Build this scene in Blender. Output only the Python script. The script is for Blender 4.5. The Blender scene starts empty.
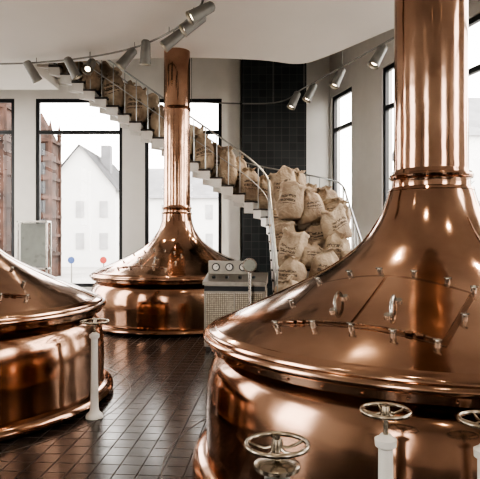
import bpy, bmesh, math, random
from mathutils import Vector, Matrix, noise
random.seed(7)
S=bpy.context.scene
COL=S.collection

# ---------------------------------------------------------------- materials
def newmat(name):
    m=bpy.data.materials.new(name); m.use_nodes=True
    nt=m.node_tree; nt.nodes.clear()
    o=nt.nodes.new('ShaderNodeOutputMaterial'); b=nt.nodes.new('ShaderNodeBsdfPrincipled')
    nt.links.new(b.outputs[0],o.inputs[0])
    return m,nt,b,o
def noise_col(nt,b,c1,c2,scale,detail=4,rough=None,bump=0,bscale=None,coord='Object',stretch=None):
    L=nt.links
    tc=nt.nodes.new('ShaderNodeTexCoord'); mp=nt.nodes.new('ShaderNodeMapping')
    if stretch: mp.inputs['Scale'].default_value=stretch
    L.new(tc.outputs[coord],mp.inputs[0])
    n=nt.nodes.new('ShaderNodeTexNoise'); n.inputs['Scale'].default_value=scale; n.inputs['Detail'].default_value=detail
    L.new(mp.outputs[0],n.inputs['Vector'])
    r=nt.nodes.new('ShaderNodeValToRGB'); r.color_ramp.elements[0].position=.35; r.color_ramp.elements[1].position=.65
    r.color_ramp.elements[0].color=(*c1,1); r.color_ramp.elements[1].color=(*c2,1)
    L.new(n.outputs['Fac'],r.inputs[0]); L.new(r.outputs[0],b.inputs['Base Color'])
    if rough:
        mr=nt.nodes.new('ShaderNodeMapRange'); mr.inputs['To Min'].default_value=rough[0]; mr.inputs['To Max'].default_value=rough[1]
        mr.inputs['From Min'].default_value=.3; mr.inputs['From Max'].default_value=.7
        L.new(n.outputs['Fac'],mr.inputs[0]); L.new(mr.outputs[0],b.inputs['Roughness'])
    if bump:
        n2=nt.nodes.new('ShaderNodeTexNoise'); n2.inputs['Scale'].default_value=bscale or scale*2
        L.new(mp.outputs[0],n2.inputs['Vector'])
        bp=nt.nodes.new('ShaderNodeBump'); bp.inputs['Strength'].default_value=bump; bp.inputs['Distance'].default_value=.02
        L.new(n2.outputs['Fac'],bp.inputs['Height']); L.new(bp.outputs[0],b.inputs['Normal'])
def simple(name,col,rough=.5,metal=0,var=.1,scale=6,bump=0):
    m,nt,b,o=newmat(name)
    c1=tuple(x*(1-var) for x in col); c2=tuple(min(1,x*(1+var)) for x in col)
    noise_col(nt,b,c1,c2,scale,rough=(max(0,rough-.04),rough+.04),bump=bump)
    b.inputs['Metallic'].default_value=metal
    return m
def copper(name,c1,c2,r):
    m,nt,b,o=newmat(name)
    noise_col(nt,b,c1,c2,1.3,detail=7,rough=r,bump=.28,bscale=2.8)
    b.inputs['Metallic'].default_value=1
    return m
M={}
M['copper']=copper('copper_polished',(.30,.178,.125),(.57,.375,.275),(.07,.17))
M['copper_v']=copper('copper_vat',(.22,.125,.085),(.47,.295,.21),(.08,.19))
M['copper_d']=copper('copper_dark',(.15,.085,.058),(.30,.18,.125),(.14,.26))
M['brass']=simple('brass',(.33,.29,.235),.25,1)
M['steel']=simple('steel',(.38,.36,.33),.25,1)
M['inlay']=simple('inlay_strip',(.16,.14,.13),.4)
M['rail']=simple('rail_steel',(.42,.43,.42),.35,1)
M['wall']=simple('plaster_wall',(.78,.755,.71),.85,0,.02,3)
M['ceil']=simple('plaster_ceiling',(.77,.745,.70),.9,0,.015,1)
M['frame']=simple('window_frame_dark',(.015,.017,.02),.4,0,.2)
M['white']=simple('white_paint',(.66,.64,.60),.35,0,.03)
M['tread']=simple('dark_tread',(.04,.032,.028),.5,0,.2)
M['console']=simple('console_metal',(.27,.25,.22),.35,.75,.1,8)
M['black']=simple('black_rubber',(.02,.02,.02),.5)
M['spot']=simple('spot_grey',(.20,.195,.18),.4,.4)
M['stone']=simple('tower_sandstone',(.050,.026,.019),.9,0,.6,1.5)
M['house']=simple('house_render',(.66,.66,.66),.9,0,.04,1)
M['roof']=simple('slate_roof',(.17,.17,.18),.8,0,.15,1)
M['pane']=simple('house_pane',(.36,.36,.37),.8,0,.15,1)
M['pave']=simple('pavement',(.30,.29,.28),.9,0,.1,.6)
M['leaf']=simple('foliage',(.07,.075,.05),.9,0,.5,2)
M['blue']=simple('sign_blue',(.03,.06,.17),.5)
M['red']=simple('sign_red',(.30,.03,.02),.5)
M['glasswhite']=simple('frosted_panel',(.30,.32,.29),.3,0,.05)
# floor tiles
m,nt,b,o=newmat('floor_tiles'); M['floor']=m; L=nt.links
tc=nt.nodes.new('ShaderNodeTexCoord'); mp=nt.nodes.new('ShaderNodeMapping'); mp.inputs['Rotation'].default_value=(0,0,math.radians(4))
L.new(tc.outputs['Object'],mp.inputs[0])
br=nt.nodes.new('ShaderNodeTexBrick'); br.offset=0; br.squash=1
br.inputs['Scale'].default_value=1; br.inputs['Brick Width'].default_value=.165; br.inputs['Row Height'].default_value=.165
br.inputs['Mortar Size'].default_value=.005; br.inputs['Mortar Smooth'].default_value=.2
br.inputs['Color1'].default_value=(.018,.013,.012,1); br.inputs['Color2'].default_value=(.036,.028,.025,1); br.inputs['Mortar'].default_value=(.05,.042,.038,1)
L.new(mp.outputs[0],br.inputs['Vector']); L.new(br.outputs['Color'],b.inputs['Base Color'])
n=nt.nodes.new('ShaderNodeTexNoise'); n.inputs['Scale'].default_value=4; L.new(mp.outputs[0],n.inputs['Vector'])
mr=nt.nodes.new('ShaderNodeMapRange'); mr.inputs['To Min'].default_value=.14; mr.inputs['To Max'].default_value=.32; L.new(n.outputs['Fac'],mr.inputs[0])
ad=nt.nodes.new('ShaderNodeMath'); ad.operation='MULTIPLY_ADD'; ad.inputs[1].default_value=.4
L.new(br.outputs['Fac'],ad.inputs[0]); L.new(mr.outputs[0],ad.inputs[2]); L.new(ad.outputs[0],b.inputs['Roughness'])
bp=nt.nodes.new('ShaderNodeBump'); bp.inputs['Strength'].default_value=.4; bp.inputs['Distance'].default_value=.004; bp.invert=True
L.new(br.outputs['Fac'],bp.inputs['Height']); L.new(bp.outputs[0],b.inputs['Normal'])
# dark wall tiles
m,nt,b,o=newmat('pillar_tiles'); M['ptile']=m; L=nt.links
tc=nt.nodes.new('ShaderNodeTexCoord'); sx=nt.nodes.new('ShaderNodeSeparateXYZ'); cx=nt.nodes.new('ShaderNodeCombineXYZ')
L.new(tc.outputs['Object'],sx.inputs[0]); aa=nt.nodes.new('ShaderNodeMath'); aa.operation='ADD'
L.new(sx.outputs[0],aa.inputs[0]); L.new(sx.outputs[1],aa.inputs[1]); L.new(aa.outputs[0],cx.inputs[0]); L.new(sx.outputs[2],cx.inputs[1])
br=nt.nodes.new('ShaderNodeTexBrick'); br.offset=0; br.inputs['Scale'].default_value=1; br.inputs['Brick Width'].default_value=.2; br.inputs['Row Height'].default_value=.2
br.inputs['Mortar Size'].default_value=.006
br.inputs['Color1'].default_value=(.014,.018,.020,1); br.inputs['Color2'].default_value=(.028,.034,.036,1); br.inputs['Mortar'].default_value=(.075,.075,.072,1)
L.new(cx.outputs[0],br.inputs['Vector']); L.new(br.outputs['Color'],b.inputs['Base Color']); b.inputs['Roughness'].default_value=.3
# glass
m,nt,b,o=newmat('window_glass'); M['glass']=m; nt.nodes.remove(b)
t=nt.nodes.new('ShaderNodeBsdfTransparent'); g=nt.nodes.new('ShaderNodeBsdfGlossy'); g.inputs['Roughness'].default_value=.02
mx=nt.nodes.new('ShaderNodeMixShader'); mx.inputs[0].default_value=.02
nt.links.new(t.outputs[0],mx.inputs[1]); nt.links.new(g.outputs[0],mx.inputs[2]); nt.links.new(mx.outputs[0],o.inputs[0])
# lens
m,nt,b,o=newmat('lamp_lens'); M['lens']=m
b.inputs['Emission Color'].default_value=(1,.80,.58,1); b.inputs['Emission Strength'].default_value=7
# burlap with stamped print (UV: u across front, v height)
m,nt,b,o=newmat('burlap'); M['sack']=m; L=nt.links
tc=nt.nodes.new('ShaderNodeTexCoord')
n=nt.nodes.new('ShaderNodeTexNoise'); n.inputs['Scale'].default_value=2.2; n.inputs['Detail'].default_value=6; L.new(tc.outputs['Object'],n.inputs['Vector'])
r=nt.nodes.new('ShaderNodeValToRGB'); r.color_ramp.elements[0].position=.32; r.color_ramp.elements[1].position=.66
r.color_ramp.elements[0].color=(.23,.165,.115,1); r.color_ramp.elements[1].color=(.52,.42,.31,1); L.new(n.outputs['Fac'],r.inputs[0])
sx=nt.nodes.new('ShaderNodeSeparateXYZ'); L.new(tc.outputs['UV'],sx.inputs[0])
def mth(op,a,bv=None,c=None):
    q=nt.nodes.new('ShaderNodeMath'); q.operation=op
    for i,v in enumerate((a,bv,c)):
        if v is None: continue
        if isinstance(v,(int,float)): q.inputs[i].default_value=v
        else: L.new(v,q.inputs[i])
    return q.outputs[0]
uo=sx.outputs[0]; vo=sx.outputs[1]
uf=mth('FRACT',uo)
inu=mth('MULTIPLY',mth('GREATER_THAN',uf,.16),mth('LESS_THAN',uf,.36))
inv=mth('MULTIPLY',mth('GREATER_THAN',vo,.38),mth('LESS_THAN',vo,.66))
rows=mth('LESS_THAN',mth('FRACT',mth('MULTIPLY',vo,9)),.6)
vn=nt.nodes.new('ShaderNodeTexVoronoi'); vn.feature='DISTANCE_TO_EDGE'; vn.inputs['Scale'].default_value=1
cc=nt.nodes.new('ShaderNodeCombineXYZ'); L.new(mth('MULTIPLY',uo,38),cc.inputs[0]); L.new(mth('MULTIPLY',vo,22),cc.inputs[1]); L.new(cc.outputs[0],vn.inputs['Vector'])
let=mth('LESS_THAN',vn.outputs['Distance'],.16)
mask=mth('MULTIPLY',mth('MULTIPLY',inu,inv),mth('MULTIPLY',rows,let))
mx=nt.nodes.new('ShaderNodeMix'); mx.data_type='RGBA'; L.new(mth('MULTIPLY',mask,.75),mx.inputs[0]); L.new(r.outputs[0],mx.inputs[6]); mx.inputs[7].default_value=(.06,.045,.037,1)
L.new(mx.outputs[2],b.inputs['Base Color']); b.inputs['Roughness'].default_value=.95
n2=nt.nodes.new('ShaderNodeTexNoise'); n2.inputs['Scale'].default_value=12; L.new(tc.outputs['Object'],n2.inputs['Vector'])
bp=nt.nodes.new('ShaderNodeBump'); bp.inputs['Strength'].default_value=.9; bp.inputs['Distance'].default_value=.04; L.new(n2.outputs['Fac'],bp.inputs['Height']); L.new(bp.outputs[0],b.inputs['Normal'])
# console grille
m,nt,b,o=newmat('console_grille'); M['grille']=m; L=nt.links
tc=nt.nodes.new('ShaderNodeTexCoord'); sx=nt.nodes.new('ShaderNodeSeparateXYZ'); cx=nt.nodes.new('ShaderNodeCombineXYZ'); L.new(tc.outputs['Object'],sx.inputs[0])
aa=nt.nodes.new('ShaderNodeMath'); aa.operation='ADD'; L.new(sx.outputs[0],aa.inputs[0]); L.new(sx.outputs[1],aa.inputs[1]); L.new(aa.outputs[0],cx.inputs[0]); L.new(sx.outputs[2],cx.inputs[1])
br=nt.nodes.new('ShaderNodeTexBrick'); br.offset=0; br.inputs['Scale'].default_value=1; br.inputs['Brick Width'].default_value=.028; br.inputs['Row Height'].default_value=.028; br.inputs['Mortar Size'].default_value=.004
br.inputs['Color1'].default_value=(.46,.41,.33,1); br.inputs['Color2'].default_value=(.34,.30,.24,1); br.inputs['Mortar'].default_value=(.12,.10,.08,1)
L.new(cx.outputs[0],br.inputs['Vector']); L.new(br.outputs['Color'],b.inputs['Base Color']); b.inputs['Roughness'].default_value=.35; b.inputs['Metallic'].default_value=.7

# ---------------------------------------------------------------- helpers
def mkobj(name,bm,mat,parent=None,smooth=False):
    me=bpy.data.meshes.new(name); bm.normal_update(); bm.to_mesh(me); bm.free()
    if mat: me.materials.append(M[mat])
    if smooth:
        for p in me.polygons: p.use_smooth=True
        try: me.set_sharp_from_angle(angle=math.radians(40))
        except Exception: pass
    ob=bpy.data.objects.new(name,me); COL.objects.link(ob)
    if parent: ob.parent=parent
    return ob
def empty(name,loc=(0,0,0)):
    e=bpy.data.objects.new(name,None); e.empty_display_size=.2; e.location=loc; COL.objects.link(e); return e
def bbox(bm,x0,x1,y0,y1,z0,z1,mat=None):
    vs=[bm.verts.new((x,y,z)) for x in (x0,x1) for y in (y0,y1) for z in (z0,z1)]
    if mat is not None:
        for v in vs: v.co=mat@v.co
    for f in ((0,1,3,2),(4,6,7,5),(0,4,5,1),(2,3,7,6),(0,2,6,4),(1,5,7,3)):
        bm.faces.new([vs[i] for i in f])
def cyl(bm,p0,p1,r0,r1=None,seg=16,cap=True):
    if r1 is None: r1=r0
    p0=Vector(p0);p1=Vector(p1); d=(p1-p0).normalized()
    a=d.orthogonal().normalized(); c=d.cross(a)
    A=[];B=[]
    for i in range(seg):
        t=2*math.pi*i/seg; q=a*math.cos(t)+c*math.sin(t)
        A.append(bm.verts.new(p0+q*r0)); B.append(bm.verts.new(p1+q*r1))
    for i in range(seg):
        j=(i+1)%seg; bm.faces.new((A[i],A[j],B[j],B[i]))
    if cap: bm.faces.new(A[::-1]); bm.faces.new(B)
def tube(bm,pts,r,seg=8,closed=False):
    pts=[Vector(p) for p in pts]; n=len(pts); rings=[]
    up=None
    for i,p in enumerate(pts):
        if closed: d=(pts[(i+1)%n]-pts[i-1])
        else: d=pts[min(i+1,n-1)]-pts[max(i-1,0)]
        d.normalize()
        if up is None: up=d.orthogonal().normalized()
        up=(up-d*up.dot(d)).normalized(); c=d.cross(up)
        rings.append([bm.verts.new(p+(up*math.cos(2*math.pi*k/seg)+c*math.sin(2*math.pi*k/seg))*r) for k in range(seg)])
    for i in range(n if closed else n-1):
        A=rings[i];B=rings[(i+1)%n]
        for k in range(seg):
            bm.faces.new((A[k],A[(k+1)%seg],B[(k+1)%seg],B[k]))
    if not closed:
        bm.faces.new(rings[0][::-1]); bm.faces.new(rings[-1])
def circle(c,r,n=32,z=None):
    return [(c[0]+r*math.cos(2*math.pi*i/n),c[1]+r*math.sin(2*math.pi*i/n),c[2]) for i in range(n)]
def lathe(bm,prof,seg=128,center=(0,0,0)):
    rings=[]
    for r,z in prof:
        rings.append([bm.verts.new((center[0]+r*math.cos(2*math.pi*i/seg),center[1]+r*math.sin(2*math.pi*i/seg),center[2]+z)) for i in range(seg)])
    for a,b2 in zip(rings,rings[1:]):
        for i in range(seg):
            j=(i+1)%seg; bm.faces.new((a[i],a[j],b2[j],b2[i]))
    return rings
def ball(bm,c,r,sz=1):
    mt=Matrix.Translation(c)@Matrix.Diagonal((r,r,r*sz,1))
    bmesh.ops.create_uvsphere(bm,u_segments=12,v_segments=8,radius=1,matrix=mt)
def cr(pts,n=8):
    out=[]; P=[pts[0]]+list(pts)+[pts[-1]]
    for i in range(1,len(P)-2):
        p0,p1,p2,p3=[Vector(q) for q in P[i-1:i+3]]
        for k in range(n):
            t=k/n; out.append(.5*((2*p1)+(-p0+p2)*t+(2*p0-5*p1+4*p2-p3)*t*t+(-p0+3*p1-3*p2+p3)*t**3))
    out.append(Vector(P[-1])); return out

# ---------------------------------------------------------------- room shell
bm=bmesh.new(); poly=[(-8.2,-5),(8.35,-5),(2.54,15.6),(-8.2,15.6)]
lo=[bm.verts.new((x,y,-.2)) for x,y in poly]; hi=[bm.verts.new((x,y,0)) for x,y in poly]
bm.faces.new(hi); bm.faces.new(lo[::-1])
for i in range(4): bm.faces.new((lo[i],lo[(i+1)%4],hi[(i+1)%4],hi[i]))
mkobj('floor',bm,'floor')
edge=cr([(-8.2,11.75,0),(-6,11.8,0),(-4.4,11.75,0),(-2.6,11.45,0),(-1,11.35,0),(.4,11.5,0),(1.25,11.75,0),(1.75,11.3,0),(2.3,10.45,0),(2.74,9.73,0),(3.3,8.7,0),(4.1,7.3,0),(5.2,6,0)],6)
P=[(-8.2,-5)]+[(e.x,e.y) for e in edge]+[(8.35,-5)]
bm=bmesh.new()
lo=[bm.verts.new((x,y,5.4)) for x,y in P]; hi=[bm.verts.new((x,y,5.76)) for x,y in P]
bm.faces.new(lo); bm.faces.new(hi[::-1])
for i in range(len(P)): bm.faces.new((lo[i],hi[i],hi[(i+1)%len(P)],lo[(i+1)%len(P)]))
bmesh.ops.recalc_face_normals(bm,faces=bm.faces)
bbox(bm,-8.2,-4.6,11.6,13.95,5.45,5.757)
mkobj('ceiling',bm,'ceil')
bm=bmesh.new(); P=[(-8.2,-5),(8.35,-5),(2.54,15.6),(-8.2,15.6)]
lo=[bm.verts.new((x,y,8.2)) for x,y in P]; hi=[bm.verts.new((x,y,8.4)) for x,y in P]
bm.faces.new(lo[::-1]); bm.faces.new(hi)
for i in range(4): bm.faces.new((lo[i],lo[(i+1)%4],hi[(i+1)%4],hi[i]))
mkobj('ceiling_upper',bm,'ceil')

wn=[0]
def wall(name,A,B,wins,z0=.3,z1=5.65,H=8.2,th=.28,transoms=(4.65,),outer=1):
    A=Vector((A[0],A[1],0));B=Vector((B[0],B[1],0)); d=(B-A); Ln=d.length; d.normalize(); nrm=Vector((-d.y,d.x,0))*outer
    mt=Matrix(((d.x,nrm.x,0,A.x),(d.y,nrm.y,0,A.y),(0,0,1,0),(0,0,0,1)))
    bm=bmesh.new(); s=0
    for a,b2 in wins:
        if a>s: bbox(bm,s,a,0,th,0,H,mt)
        bbox(bm,a,b2,0,th,0,z0,mt); bbox(bm,a,b2,0,th,z1,H,mt); s=b2
    if s<Ln: bbox(bm,s,Ln,0,th,0,H,mt)
    mkobj(name,bm,'wall')
    for a,b2 in wins:
        wn[0]+=1; e=empty('window_%d'%wn[0])
        bm=bmesh.new(); y0,y1=.04,.13; w=.10
        bbox(bm,a,a+w,y0,y1,z0,z1,mt); bbox(bm,b2-w,b2,y0,y1,z0,z1,mt)
        bbox(bm,a+w,b2-w,y0,y1,z0,z0+w,mt); bbox(bm,a+w,b2-w,y0,y1,z1-w,z1,mt)
        for t in transoms: bbox(bm,a+w,b2-w,y0-.01,y1-.01,t,t+.1,mt)
        nb=max(1,round((b2-a)/1.3))
        for k in range(1,nb):
            xx=a+(b2-a)*k/nb
            if (b2-a)>2.6: bbox(bm,xx-.035,xx+.035,y0,y1-.01,z0,z1,mt)
        mkobj('frame',bm,'frame',e)
        bm=bmesh.new(); v=[bm.verts.new(mt@Vector(c)) for c in ((a,.09,z0),(b2,.09,z0),(b2,.09,z1),(a,.09,z1))]; bm.faces.new(v)
        mkobj('glass_pane',bm,'glass',e)
wall('wall_back',(-8.2,15.6),(2.54,15.6),[(.1,1.8),(2.4,4.86),(5.5,7.68)])
wall('wall_right',(2.54,15.6),(8.35,-5),[(.12,1.35),(2.85,6.5),(7.6,11.2),(13.5,16)])
wall('wall_left',(-8.2,-5),(-8.2,15.6),[(5,8.0),(11,13.5),(16,19.8)])
wall('wall_front',(8.35,-5),(-8.2,-5),[(2.2,4.6),(11.4,13.6)])
bm=bmesh.new(); bbox(bm,.05,1.75,14.5,15.58,0,8.18); mkobj('pillar_tiled',bm,'ptile')
bm=bmesh.new(); bbox(bm,-.3,.0,15.2,15.59,0,8.18); mkobj('trim_1',bm,'wall')
bm=bmesh.new(); bbox(bm,-8.19,.04,15.57,15.6,.0,.12); mkobj('baseboard_back',bm,'frame')
bm=bmesh.new()
for c,r in (((-3.13,5.71,.003),1.95),((1.42,4.1,.003),1.98)):
    for a0 in range(128):
        t0=2*math.pi*a0/128; t1=2*math.pi*(a0+1)/128
        vs=[bm.verts.new((c[0]+rr*math.cos(t),c[1]+rr*math.sin(t),c[2])) for rr,t in ((r,t0),(r+.010,t0),(r+.010,t1),(r,t1))]
        bm.faces.new(vs)
mkobj('trim_2',bm,'inlay')

# ---------------------------------------------------------------- kettles
DOME=[(1.60,1.03),(1.54,1.055),(1.41,1.115),(1.2,1.21),(1.0,1.305),(.8,1.41),(.64,1.51),(.5,1.63),(.41,1.75),(.345,1.88),(.30,2.02)]
DM=cr([(r,0,z) for r,z in DOME],5)
def domez(r):
    for p0,p1 in zip(DM,DM[1:]):
        if p1.x<=r<=p0.x: return p0.z+(p1.z-p0.z)*(p0.x-r)/max(1e-6,p0.x-p1.x)
    return DM[-1].z if r<1 else DM[0].z
def dn(r):
    r=min(r,1.55); s=(domez(r-.04)-domez(r+.04))/.08
    return Vector((s,0,1)).normalized()
def kettle(loc,hatch_center,collar=2.04,top=5.5,collar2=4.2):
    e=empty('copper_brew_kettle',loc)
    dome=[(p.x,p.z) for p in DM]
    base=[(1.66,0),(1.73,.0),(1.76,.025),(1.772,.055),(1.76,.09),(1.72,.115),(1.67,.125),(1.665,.16),(1.672,.35),(1.67,.5),(1.65,.68),(1.62,.77),(1.575,.83),(1.53,.865),(1.51,.885)]
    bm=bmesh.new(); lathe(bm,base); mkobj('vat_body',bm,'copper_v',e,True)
    rim=[(1.50,.875),(1.635,.88),(1.645,.885),(1.65,.925),(1.66,.93),(1.68,.935),(1.692,.95),(1.692,.965),(1.68,.98),(1.655,.985),(1.652,1.0),(1.64,1.012),(1.61,1.02),(1.60,1.03)]
    bm=bmesh.new(); lathe(bm,rim); mkobj('rim_flange',bm,'copper',e,True)
    c=collar
    bm=bmesh.new(); lathe(bm,dome+[(.285,c-.03)],192); mkobj('dome',bm,'copper',e,True)
    bm=bmesh.new(); lathe(bm,[(.28,c-.05),(.30,c-.045),(.308,c-.03),(.30,c-.012),(.28,c-.005),(.277,c+.045),(.283,c+.055),(.295,c+.06),(.300,c+.075),(.293,c+.09),(.272,c+.095),(.264,c+.13)],64); mkobj('collar_ring',bm,'copper',e,True)
    bm=bmesh.new(); lathe(bm,[(.266,c+.05),(.262,c+.6),(.26,top)],64)
    mkobj('vapour_stack',bm,'copper',e,True)
    bm=bmesh.new()
    q=collar2
    lathe(bm,[(.255,q-.03),(.272,q-.028),(.279,q-.012),(.272,q),(.268,q+.004),(.272,q+.008),(.279,q+.02),(.272,q+.034),(.255,q+.036)],64)
    mkobj('stack_band',bm,'copper_d',e,True)
    def pol(r,a,h):
        n_=dn(r); th=math.radians(a); rr=r+n_.x*h
        return Vector((rr*math.cos(th),rr*math.sin(th),domez(r)+n_.z*h))
    hc=hatch_center
    a=math.radians(hc); U=Vector((-math.sin(a),math.cos(a),0)); V=Vector((math.cos(a),math.sin(a),0))
    def P1(u,v,hh):
        p=V*v+U*u; r=p.length; n_=dn(r); d=p/r
        return d*(r+n_.x*hh)+Vector((0,0,domez(r)+n_.z*hh))
    def plate(u0,u1,r0,r1,h,name,mat,drop=0):
        bm=bmesh.new(); nu=24; nv=20; G=[]
        for i in range(nu+1): G.append([bm.verts.new(P1(u0+(u1-u0)*i/nu,r0+(r1-r0)*j/nv,h)) for j in range(nv+1)])
        for i in range(nu):
            for j in range(nv): bm.faces.new((G[i][j],G[i+1][j],G[i+1][j+1],G[i][j+1]))
        bd=[G[i][0] for i in range(nu+1)]+[G[nu][j] for j in range(1,nv+1)]+[G[i][nv] for i in range(nu-1,-1,-1)]+[G[0][j] for j in range(nv-1,0,-1)]
        low=[bm.verts.new(v.co-Vector((0,0,h+drop))) for v in bd]
        for k in range(len(bd)):
            q=(k+1)%len(bd); bm.faces.new((bd[k],bd[q],low[q],low[k]))
        bmesh.ops.recalc_face_normals(bm,faces=bm.faces)
        mkobj(name,bm,mat,e,True)
    plate(-.53,.53,.78,1.31,.005,'hatch_frame','copper_d',.012)
    plate(-.50,-.010,.81,1.28,.013,'hatch_door_1','copper'); plate(.010,.50,.81,1.28,.013,'hatch_door_2','copper')
    bm=bmesh.new()
    for u,v in [(-.50,.77),(-.27,.76),(-.06,.76),(.16,.76),(.36,.76),(.51,.77),(-.48,1.325),(-.22,1.33),(.02,1.33),(.26,1.33),(.49,1.325),(-.54,1.05),(.54,1.05)]:
        cyl(bm,P1(u,v,0),P1(u,v,.028),.018,.016,14); ball(bm,P1(u,v,.034),.013)
        p=P1(u,v,.04); cyl(bm,p-U*.022,p+U*.022,.006,seg=8)
    mkobj('wing_bolts',bm,'steel',e,True)
    bm=bmesh.new()
    for u in (-.17,.17):
        pts=[]
        for k in range(17):
            t=math.pi*k/16
            pts.append(P1(u-.02*math.cos(t),1.11-.075*math.cos(t),.015+.06*math.sin(t)**.7))
        tube(bm,pts,.010,8)
        for s in (-.075,.075): cyl(bm,P1(u,1.11+s,.01),P1(u,1.11+s,.026),.022,seg=14)
    mkobj('hatch_handles',bm,'steel',e,True)
    bm=bmesh.new()
    for u in (-.36,.36):
        for du in (-.03,.03):
            p=P1(u+du,1.29,.012); cyl(bm,p-U*.018,p+U*.018,.012,seg=12)
    mkobj('hinges',bm,'copper_d',e,True)
    bm=bmesh.new()
    for k in range(48):
        t=2*math.pi*k/48
        ball(bm,Vector((1.652*math.cos(t),1.652*math.sin(t),.905)),.009)
    mkobj('rim_rivets',bm,'copper_d',e,True)
    bm=bmesh.new()
    for k in range(5):
        a2=hc+58+k*61
        tube(bm,[pol(r,a2,.001) for r in [1.58-.06*i for i in range(21)]],.004,6)
    mkobj('dome_seams',bm,'copper_d',e,True)
    return e,pol
kettle((1.42,4.1,0),-128,collar=2.04)
kettle((-1.26,11,0),-112,collar=2.2,collar2=4.25)
kettle((-3.13,5.71,0),-52,collar=2.1)

# ---------------------------------------------------------------- handwheel valve posts
def valve(loc,r=.125,z=.88,mat='white',gear=False):
    e=empty('handwheel_valve_post',(loc[0],loc[1],0))
    bm=bmesh.new()
    lathe(bm,[(.0,0),(.08,0),(.08,.02),(.07,.035),(.045,.06),(.038,.1),(.033,.4),(.031,z-.16),(.045,z-.15),(.047,z-.12),(.03,z-.11),(.022,z-.1),(0,z-.1)],24)
    mkobj('post',bm,mat,e,True)
    bm=bmesh.new(); cyl(bm,(0,0,z-.12),(0,0,z+.03),.011,seg=12); lathe(bm,[(0,z+.025),(.018,z+.022),(.022,z),(.026,z-.02),(.0,z-.03)],16)
    if gear: lathe(bm,[(0,z-.055),(.07,z-.06),(.085,z-.07),(.085,z-.085),(.05,z-.1),(.0,z-.1)],32)
    mkobj('spindle',bm,'brass',e,True)
    bm=bmesh.new(); tube(bm,circle((0,0,z),r,40),.0095,10,True)
    for k in range(5):
        a=2*math.pi*k/5+.4
        pts=[(rr*math.cos(a),rr*math.sin(a),z+dz) for rr,dz in ((.015,-.008),(r*.4,-.018),(r*.75,-.01),(r,0))]
        tube(bm,pts,.006,8)
    mkobj('handwheel',bm,'brass',e,True)
valve((-1.35,5.10),.13,.89)
valve((.625,2.36),.102,.915)
valve((1.0,2.24),.102,.915)
valve((.135,2.0),.112,.905,'spot',True)

# ---------------------------------------------------------------- staircase
RISE=.18; st=[]
IX,OX=.60,2.25
for i in range(11): st.append(((IX,9.2+.27*i),(OX,9.2+.27*i)))
c=(.1,11.9)
for k in range(1,5):
    a=math.pi/2*k/4
    st.append(((c[0]+.5*math.cos(a),c[1]+.5*math.sin(a)),(c[0]+2.15*math.cos(a),c[1]+2.02*math.sin(a))))
for i in range(1,19): st.append(((.1-.26*i,12.4),(.1-.26*i,13.92)))
NS=len(st)-1
stair=empty('curved_staircase')
bt=bmesh.new(); bs=bmesh.new(); bl=bmesh.new(); br_=bmesh.new()
def prism(bm,pts,z0,z1):
    lo=[bm.verts.new((x,y,z0)) for x,y in pts]; hi=[bm.verts.new((x,y,z1)) for x,y in pts]
    bm.faces.new(lo[::-1]); bm.faces.new(hi)
    n=len(pts)
    for i in range(n): bm.faces.new((lo[i],lo[(i+1)%n],hi[(i+1)%n],hi[i]))
def lerp(a,b2,t): return (a[0]+(b2[0]-a[0])*t,a[1]+(b2[1]-a[1])*t)
for i in range(NS):
    (a,b2),(c2,d2)=st[i],st[i+1]; z=RISE*(i+1)
    a2=a;bb=b2
    if i>0:
        a2=lerp(a,st[i-1][0],.12); bb=lerp(b2,st[i-1][1],.12)
    prism(bt,[a2,bb,d2,c2],z-.035,z)
    prism(bl,[lerp(a,b2,.03),lerp(a,b2,.97),lerp(c2,d2,.97),lerp(c2,d2,.03)],z-.055,z-.036)
    ra=lerp(a,c2,.06); rb=lerp(b2,d2,.06)
    prism(bl,[lerp(a,b2,.03),lerp(a,b2,.97),lerp(rb,ra,.03),lerp(rb,ra,.97)],z-RISE,z-.055)
    for t0,t1 in ((.012,.05),(.95,.985)):
        p=[lerp(a,b2,t0),lerp(a,b2,t1),lerp(c2,d2,t1),lerp(c2,d2,t0)]
        zz=z-.036
        lo0=max(.0,zz-.21); lo1=max(0,zz-.17)
        v=[bs.verts.new((p[k][0],p[k][1],q)) for k,q in ((0,lo0),(1,lo0),(2,lo1),(3,lo1))]
        w=[bs.verts.new((p[k][0],p[k][1],zz)) for k in range(4)]
        bs.faces.new(v[::-1]); bs.faces.new(w)
        for k in range(4): bs.faces.new((v[k],v[(k+1)%4],w[(k+1)%4],w[k]))
mkobj('treads',bt,'tread',stair); mkobj('risers',bl,'white',stair); mkobj('stringers',bs,'white',stair)
for side in (0,1):
    top=[]
    for i in range(NS):
        q=lerp(lerp(st[i][0],st[i+1][0],.4),lerp(st[i][1],st[i+1][1],.4),.02 if side==0 else .98)
        z=RISE*(i+1); h=.95
        if not(side==0 and 10<=i<14 and i%2): cyl(br_,(q[0],q[1],z),(q[0],q[1],z+h),.011,seg=6)
        top.append((q[0],q[1],z+h))
        if side==1 and 9<=i<14:
            q2=lerp(lerp(st[i][0],st[i+1][0],.85),lerp(st[i][1],st[i+1][1],.85),.98); cyl(br_,(q2[0],q2[1],z),(q2[0],q2[1],z+h+.07),.011,seg=6)
    top=cr(top,4)
    tube(br_,top,.02,8)
    tube(br_,[Vector(p)-Vector((0,0,.45)) for p in top],.009,6)
for x in [ -4.7-.3*k for k in range(11)]:
    cyl(br_,(x,13.9,5.757),(x,13.9,6.7),.010,seg=6)
tube(br_,[(-4.6,13.9,6.7),(-8.1,13.9,6.7)],.02)
mkobj('railings',br_,'rail',stair,True)

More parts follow.
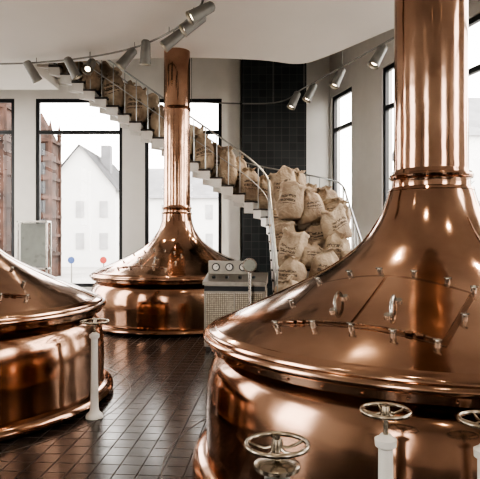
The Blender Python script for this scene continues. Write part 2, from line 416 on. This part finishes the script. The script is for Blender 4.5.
# ---------------------------------------------------------------- sacks
def sack(bm,uvl,loc,rot,w=.5,d=.36,h=.72,tilt=(0,0),open_top=True,seed=0,u0=0):
    rnd=random.Random(seed); seg=28
    bulge=rnd.uniform(.95,1.10)
    prof=[(.0,.0),(.55,.0),(.86,.02),(.97,.09),(1.03*bulge,.22),(1.05*bulge,.38),(1.02,.54),(.96,.68),(.84,.79),(.62,.86),(.40,.895),(.33,.92),(.42,.955),(.56,.99),(.60,1.0),(.5,.99),(.34,.95),(0,.93)] if not open_top else \
         [(.0,.0),(.55,.0),(.86,.02),(.97,.09),(1.03*bulge,.22),(1.05*bulge,.38),(1.02,.54),(.97,.68),(.92,.80),(.90,.88),(.95,.90),(1.0,.93),(.99,.97),(.93,.995),(.86,.98),(.82,.93),(.5,.90),(0,.92)]
    R=Matrix.Rotation(rot,4,'Z')@Matrix.Rotation(tilt[0],4,'X')@Matrix.Rotation(tilt[1],4,'Y')
    rings=[]
    for (f,zz) in prof:
        ring=[]
        for k in range(seg):
            t=2*math.pi*k/seg; ex=.78
            cx=math.copysign(abs(math.cos(t))**ex,math.cos(t)); sy=math.copysign(abs(math.sin(t))**ex,math.sin(t))
            p=Vector((cx*w/2*f,sy*d/2*f,zz*h))
            nn=noise.noise_vector(p*5+Vector((seed*3.1,seed,0)))
            amp=.042 if f>.1 else .0
            p+=nn*amp
            if zz>.6 and f>.05: p+=Vector((cx,sy,0))*math.sin(t*7+seed)*.02*(zz)
            sag=1-.16*noise.noise(Vector((cx*1.2+seed,sy*1.2,0)))
            p.z*=sag; p.z=max(p.z,0)
            ring.append(bm.verts.new(Matrix.Translation(loc)@R@p))
        rings.append(ring)
    for j,(a,b2) in enumerate(zip(rings,rings[1:])):
        for k in range(seg):
            q=(k+1)%seg
            f=bm.faces.new((a[k],a[q],b2[q],b2[k]))
            us=(k/seg+.5,(k+1)/seg+.5)
            zz0,zz1=prof[j][1],prof[j+1][1]
            for lp,(uu,vv) in zip(f.loops,((us[0],zz0),(us[1],zz0),(us[1],zz1),(us[0],zz1))):
                lp[uvl].uv=(uu+u0,vv)
def sackobj(name,items):
    bm=bmesh.new(); uvl=bm.loops.layers.uv.new('UVMap')
    for n_,it in enumerate(items): sack(bm,uvl,seed=n_+len(items)*3,u0=n_,**it)
    bmesh.ops.remove_doubles(bm,verts=bm.verts,dist=.0005)
    bmesh.ops.recalc_face_normals(bm,faces=bm.faces)
    ob=mkobj(name,bm,'sack',None,False)
    for p in ob.data.polygons: p.use_smooth=True
    return ob
items=[]
ri=random.Random(11)
for row in range(5):
    y=9.2+.27*(row*2+1.0); z=RISE*(2*row+2)
    off=(.0,.08,-.03,.06,0)[row]
    for k in range(3):
        items.append(dict(loc=(.90+off+.50*k+ri.uniform(-.06,.06),y+ri.uniform(-.08,.06),z),rot=ri.uniform(-.6,.6),w=.52+ri.uniform(-.06,.05),d=.42,h=.64+ri.uniform(-.14,.12),tilt=(ri.uniform(-.2,.03),ri.uniform(-.22,.22)),open_top=ri.random()<.4))
for (x,y,z) in ((.98,11.2,2.06),(1.5,11.25,2.0),(1.95,11.3,1.9),(1.05,11.95,2.45),(1.55,11.9,2.28),(1.15,12.3,2.6),(1.95,10.75,1.62),(1.95,11.85,2.1)):
    items.append(dict(loc=(x,y,z),rot=ri.uniform(-.6,.6),w=.52,d=.42,h=.62+ri.uniform(-.1,.12),tilt=(ri.uniform(-.2,.02),ri.uniform(-.25,.25)),open_top=ri.random()<.45))
sackobj('burlap_sack_pile',items)
items=[]
for ang,r,i in ((40,1.65,11),(63,1.0,12),(63,1.5,12),(82,.8,13),(84,1.4,13)):
    a=math.radians(ang); items.append(dict(loc=(.1+r*math.cos(a),11.9+r*math.sin(a),RISE*(i+1)),rot=ri.uniform(-.3,.3),w=.48,d=.40,h=.76,open_top=ri.random()<.5))
for i in range(14,30):
    x=.1-.26*(i-14)-.13; z=RISE*(i+1)
    yy=12.72 if i%2 else 13.05
    items.append(dict(loc=(x,yy,z),rot=ri.uniform(-.2,.2)+1.5*(i%3==0),w=.49,d=.39,h=.76+ri.uniform(-.08,.16),tilt=(0,ri.uniform(-.12,.12)),open_top=ri.random()<.4))
sackobj('burlap_sack_row',items)

# ---------------------------------------------------------------- control console and gauges
e=empty('control_console',(-.06,8.3,0)); e.rotation_euler=(0,0,math.radians(-6))
bm=bmesh.new(); bbox(bm,-.45,.45,-.2,.25,.06,.98); bmesh.ops.bevel(bm,geom=bm.edges[:],offset=.012,segments=2); mkobj('cabinet',bm,'console',e)
bm=bmesh.new(); bbox(bm,-.42,-.01,-.215,-.20,.12,.86); bbox(bm,.01,.42,-.215,-.20,.12,.86); bbox(bm,.45,.46,-.17,.22,.12,.9); bbox(bm,-.46,-.45,-.17,.22,.12,.9); mkobj('grille_panel',bm,'grille',e)
bm=bmesh.new(); bbox(bm,-.43,.43,-.17,.22,0,.06); mkobj('plinth',bm,'black',e)
bm=bmesh.new()
v=[(-.47,-.25,.98),(.47,-.25,.98),(.47,.27,.98),(-.47,.27,.98),(-.47,-.25,1.03),(.47,-.25,1.03),(.47,.27,1.14),(-.47,.27,1.14)]
vs=[bm.verts.new(q) for q in v]
for f in ((3,2,1,0),(4,5,6,7),(0,1,5,4),(1,2,6,5),(2,3,7,6),(3,0,4,7)): bm.faces.new([vs[k] for k in f])
bbox(bm,-.45,.22,.17,.25,1.1,1.32)
mkobj('desk_top',bm,'console',e)
bm=bmesh.new()
for k in range(4):
    x=-.33+.2*k
    cyl(bm,(x,-.06,1.05),(x,-.07,1.10),.028,seg=16)
for k in range(3):
    x=-.33+.21*k
    cyl(bm,(x,.17,1.225),(x,.15,1.225),.062,seg=24)
mkobj('dial_bezels',bm,'frame',e,True)
bm=bmesh.new()
for k in range(3):
    x=-.33+.21*k
    cyl(bm,(x,.15,1.225),(x,.147,1.225),.045,seg=24)
mkobj('dial_faces',bm,'white',e,True)
bm=bmesh.new()
for k in range(3):
    x=-.33+.21*k; a=.6+k*.9
    cyl(bm,(x,.145,1.225),(x+.04*math.cos(a),.145,1.225+.04*math.sin(a)),.004,seg=6)
bbox(bm,-.45,.45,-.218,-.2,.89,.96)
mkobj('name_strip',bm,'frame',e)
e=empty('dial_gauge_post',(.14,7.9,0))
bm=bmesh.new(); lathe(bm,[(0,0),(.07,0),(.07,.02),(.025,.04),(.02,1.2),(0,1.2)],20); mkobj('post',bm,'steel',e,True)
bm=bmesh.new(); cyl(bm,(0,.02,1.28),(0,-.03,1.28),.105,seg=32); mkobj('dial_case',bm,'steel',e,True)
bm=bmesh.new(); cyl(bm,(0,-.03,1.28),(0,-.034,1.28),.085,seg=32); mkobj('dial_face',bm,'glasswhite',e,True)
e=empty('glass_display_stand',(-5.2,13.9,0))
bm=bmesh.new()
for x in (-.36,.36):
    for y in (-.15,.15): bbox(bm,x-.02,x+.02,y-.02,y+.02,0,2.1)
bbox(bm,-.38,.38,-.17,.17,2.08,2.12); bbox(bm,-.38,.38,-.17,.17,.9,.94); bbox(bm,-.38,.38,-.17,.17,.05,.09)
mkobj('stand_frame',bm,'steel',e)
bm=bmesh.new(); bbox(bm,-.33,.33,-.03,.03,.96,2.06); mkobj('panel',bm,'glasswhite',e)

# ---------------------------------------------------------------- track lighting
def spot_head(bmh,bml,p,aim,s=1.2):
    p=Vector(p); d=(Vector(aim)-p).normalized(); q=p-Vector((0,0,.14*s))
    cyl(bmh,p,q,.012,seg=8)
    a=q-d*.15*s; b2=q+d*.15*s
    cyl(bmh,a,b2,.07*s,.085*s,20); cyl(bmh,a-d*.03,a,.05*s,.07*s,20)
    cyl(bmh,b2,b2+d*.05,.088*s,.09*s,20,cap=False)
    cyl(bml,b2+d*.001,b2+d*.004,.045*s,seg=16)
    return b2+d*.06,d
lights=[]
def track(name,pts,heads,hang=None):
    e=empty(name); path=cr(pts,8); bm=bmesh.new(); tube(bm,path,.018,8)
    if hang:
        for p in pts[::1]: cyl(bm,p,(p[0],p[1],hang),.008,seg=6)
    mkobj('rail',bm,'spot',e,True)
    bh=bmesh.new(); bl=bmesh.new()
    for p,aim in heads: lights.append(spot_head(bh,bl,p,aim))
    mkobj('spot_heads',bh,'spot',e,True); mkobj('lenses',bl,'lens',e,True)
Z=5.3
tp=[(-5.4,11.45,Z),(-4.2,11.35,Z),(-3,11.0,Z),(-2.0,10.45,Z),(-1.25,9.7,Z),(-.75,8.9,Z),(-.5,8.1,Z),(-.45,7,Z)]
track('curved_track_light',tp,[((-4.3,11.35,Z),(-3.4,11.9,3.6)),((-3.4,11.12,Z),(-2.5,11.3,3.6)),((-3.0,11.0,Z),(-3.2,7,2)),((-2.15,10.53,Z),(-3.6,10.2,3.4)),((-1.75,10.2,Z),(-1.9,10.6,2)),((-1.15,9.55,Z),(-2.8,9.3,3.9)),((-.74,8.85,Z),(-2.4,8.5,4)),((-.58,8.4,Z),(-2.2,7.9,4.2))],hang=5.4)
Z2=5.2
track('straight_track_light',[(-1.25,14.2,Z2),(.86,14.3,Z2),(1.5,12.9,Z2),(2.1,11.3,Z2),(2.78,9.5,Z2)],[((1.32,13.3,Z2),(.3,12.9,3)),((1.62,12.6,Z2),(.5,12.3,3)),((2.05,11.45,Z2),(1,11.2,3)),((2.55,10.1,Z2),(1.6,9.9,3.5))],hang=8.2)
for p,d in lights:
    ld=bpy.data.lights.new('spot_lamp','SPOT'); ld.energy=65; ld.color=(1,.80,.60); ld.spot_size=math.radians(60); ld.spot_blend=.6; ld.shadow_soft_size=.06
    lo_=bpy.data.objects.new('spot_lamp',ld); lo_.location=p; lo_.rotation_euler=d.to_track_quat('-Z','Y').to_euler(); COL.objects.link(lo_)
    lo_.parent=bpy.data.objects['curved_track_light']
e=empty('added_fill_downlights'); bh=bmesh.new(); bl=bmesh.new()  # out-of-view ceiling lamps, added to put warm bright spots on the copper
for x,y in ((-2.5,2),(0,1.5),(2.5,2),(-2.5,-1.5),(0,-1.5),(2.8,-1.5),(0.3,5.2),(3.6,5)):
    tube(bh,circle((x,y,5.39),.1,24),.012,8,True); cyl(bl,(x,y,5.385),(x,y,5.395),.09,seg=24)
    ld=bpy.data.lights.new('fill_downlight','SPOT'); ld.energy=85; ld.color=(1,.82,.62); ld.spot_size=math.radians(110); ld.spot_blend=.7; ld.shadow_soft_size=.08
    lo_=bpy.data.objects.new('fill_downlight',ld); lo_.location=(x,y,5.37); COL.objects.link(lo_); lo_.parent=e
mkobj('trim_rings',bh,'steel',e,True); mkobj('lenses',bl,'lens',e,True)

# ---------------------------------------------------------------- outside
bm=bmesh.new(); bbox(bm,-90,90,-60,120,-.35,-.25); mkobj('ground_outside',bm,'pave')
def house(name,x0,x1,y0,y1,h,ridge,axis='y'):
    e=empty(name); bm=bmesh.new(); bbox(bm,x0,x1,y0,y1,-.25,h)
    if axis=='y':
        xm=(x0+x1)/2
        for y in (y0,y1):
            bm.faces.new([bm.verts.new(q) for q in ((x0,y,h),(x1,y,h),(xm,y,ridge))])
        R=[((x0-.3,h-.25),(xm,ridge)),((x1+.3,h-.25),(xm,ridge))]
        mkobj('walls',bm,'house',e); bm=bmesh.new()
        for (a,b2) in R:
            vs=[bm.verts.new(q) for q in ((a[0],y0-.3,a[1]),(a[0],y1+.3,a[1]),(b2[0],y1+.3,b2[1]),(b2[0],y0-.3,b2[1]))]
            bm.faces.new(vs)
        bmesh.ops.solidify(bm,geom=bm.faces[:],thickness=.2); mkobj('roof',bm,'roof',e)
    else:
        ym=(y0+y1)/2; mkobj('walls',bm,'house',e); bm=bmesh.new()
        for y in (y0-.3,y1+.3):
            vs=[bm.verts.new(q) for q in ((x0-.3,y,h-.2),(x1+.3,y,h-.2),(x1+.3,ym,ridge),(x0-.3,ym,ridge))]; bm.faces.new(vs)
        mkobj('roof',bm,'roof',e)
    bm=bmesh.new(); nx=max(2,int((x1-x0)/1.6))
    for k in range(nx):
        xx=x0+(x1-x0)*(k+.5)/nx
        for z in (1,3.2):
            if z+1.4<h: bbox(bm,xx-.28,xx+.28,y0-.06,y0,z,z+1.1)
    mkobj('panes',bm,'pane',e)
    bm=bmesh.new(); cx_=x0+(x1-x0)*.7; bbox(bm,cx_-.35,cx_+.35,y0+3.2,y0+3.9,h,ridge+.5); mkobj('chimney',bm,'roof',e)
house('gabled_house',-13.5,-8.6,38,48,5.2,8.2,'y')
house('long_house',-8.2,3.5,42,50,5.0,7.6,'x')
house('far_house',14,40,38,50,9,13,'x')
def tower(loc,w,h):
    e=empty('sandstone_tower',loc); bm=bmesh.new(); bbox(bm,-w/2,w/2,-w/2,w/2,-.25,h)
    nb=7
    for k in range(1,nb+1):
        z=h*k/nb; bbox(bm,-w/2-.1,w/2+.1,-w/2-.1,w/2+.1,z-.1,z+.06)
    for sx_ in (-1,1):
        for sy_ in (-1,1):
            cyl(bm,(sx_*w/2,sy_*w/2,-.25),(sx_*w/2,sy_*w/2,h+.4),.11,seg=8); cyl(bm,(sx_*w/2,sy_*w/2,h+.4),(sx_*w/2,sy_*w/2,h+1),.14,.01,8)
    mkobj('shaft',bm,'stone',e)
    bm=bmesh.new(); cyl(bm,(0,0,h),(0,0,h+w*1.1),w*.62,.02,8); mkobj('spire',bm,'stone',e)
    bm=bmesh.new()
    for k in range(nb):
        z=h*(k+.5)/nb
        for x in (-w*.22,w*.22): bbox(bm,x-w*.1,x+w*.1,-w/2-.03,-w/2,z-h*.045,z+h*.045)
    mkobj('openings',bm,'frame',e)
tower((-10.1,28,0),1.35,6.6); tower((-13.75,30,0),3.2,12)
for x,mt_ in ((-7.35,'blue'),(-5.95,'red')):
    e=empty('traffic_sign',(x,24,0)); bm=bmesh.new(); cyl(bm,(0,0,-.25),(0,0,.9),.03,seg=8); mkobj('pole',bm,'spot',e)
    bm=bmesh.new(); cyl(bm,(0,-.04,.75),(0,-.06,.75),.15,seg=24); mkobj('disc',bm,mt_,e)
rt=random.Random(5)
for n_,(x,y,h) in enumerate(((9.5,15,6),(12,21,7.5),(8.2,23,5.5),(15,12,6.5),(9,28,6))):
    e=empty('street_tree',(x,y,-.25)); bm=bmesh.new(); cyl(bm,(0,0,0),(0,0,h*.6),.16,.08,10)
    for k in range(7):
        a=rt.uniform(0,6.28); cyl(bm,(0,0,h*rt.uniform(.3,.55)),(math.cos(a)*1.2,math.sin(a)*1.2,h*rt.uniform(.6,.9)),.05,.02,6)
    mkobj('trunk',bm,'stone',e)
    bm=bmesh.new()
    for k in range(420):
        a=rt.uniform(0,6.28); rr=1.7*math.sqrt(rt.random()); zz=h*rt.uniform(.38,1)
        rr*=1-abs(zz/h-.65)*1.2
        c_=Vector((rr*math.cos(a),rr*math.sin(a),zz)); n1=Vector([rt.uniform(-1,1) for _ in range(3)]).normalized(); u=n1.orthogonal().normalized()*.16; v2=n1.cross(u)
        bm.faces.new([bm.verts.new(c_+q) for q in (u,v2,-u,-v2)])
    mkobj('foliage',bm,'leaf',e)

# ---------------------------------------------------------------- world, camera
w=bpy.data.worlds.new('overcast'); S.world=w; w.use_nodes=True
bg=w.node_tree.nodes['Background']; bg.inputs[0].default_value=(1,.96,.91,1); bg.inputs[1].default_value=8
cam=bpy.data.cameras.new('camera'); co=bpy.data.objects.new('camera',cam); COL.objects.link(co)
co.location=(0,0,1.65); co.rotation_euler=(math.radians(90),0,0); cam.lens=41.25; cam.sensor_width=36; cam.clip_end=300
S.camera=co
S.view_settings.view_transform='AgX'
try: S.view_settings.look='AgX - High Contrast'
except Exception: pass
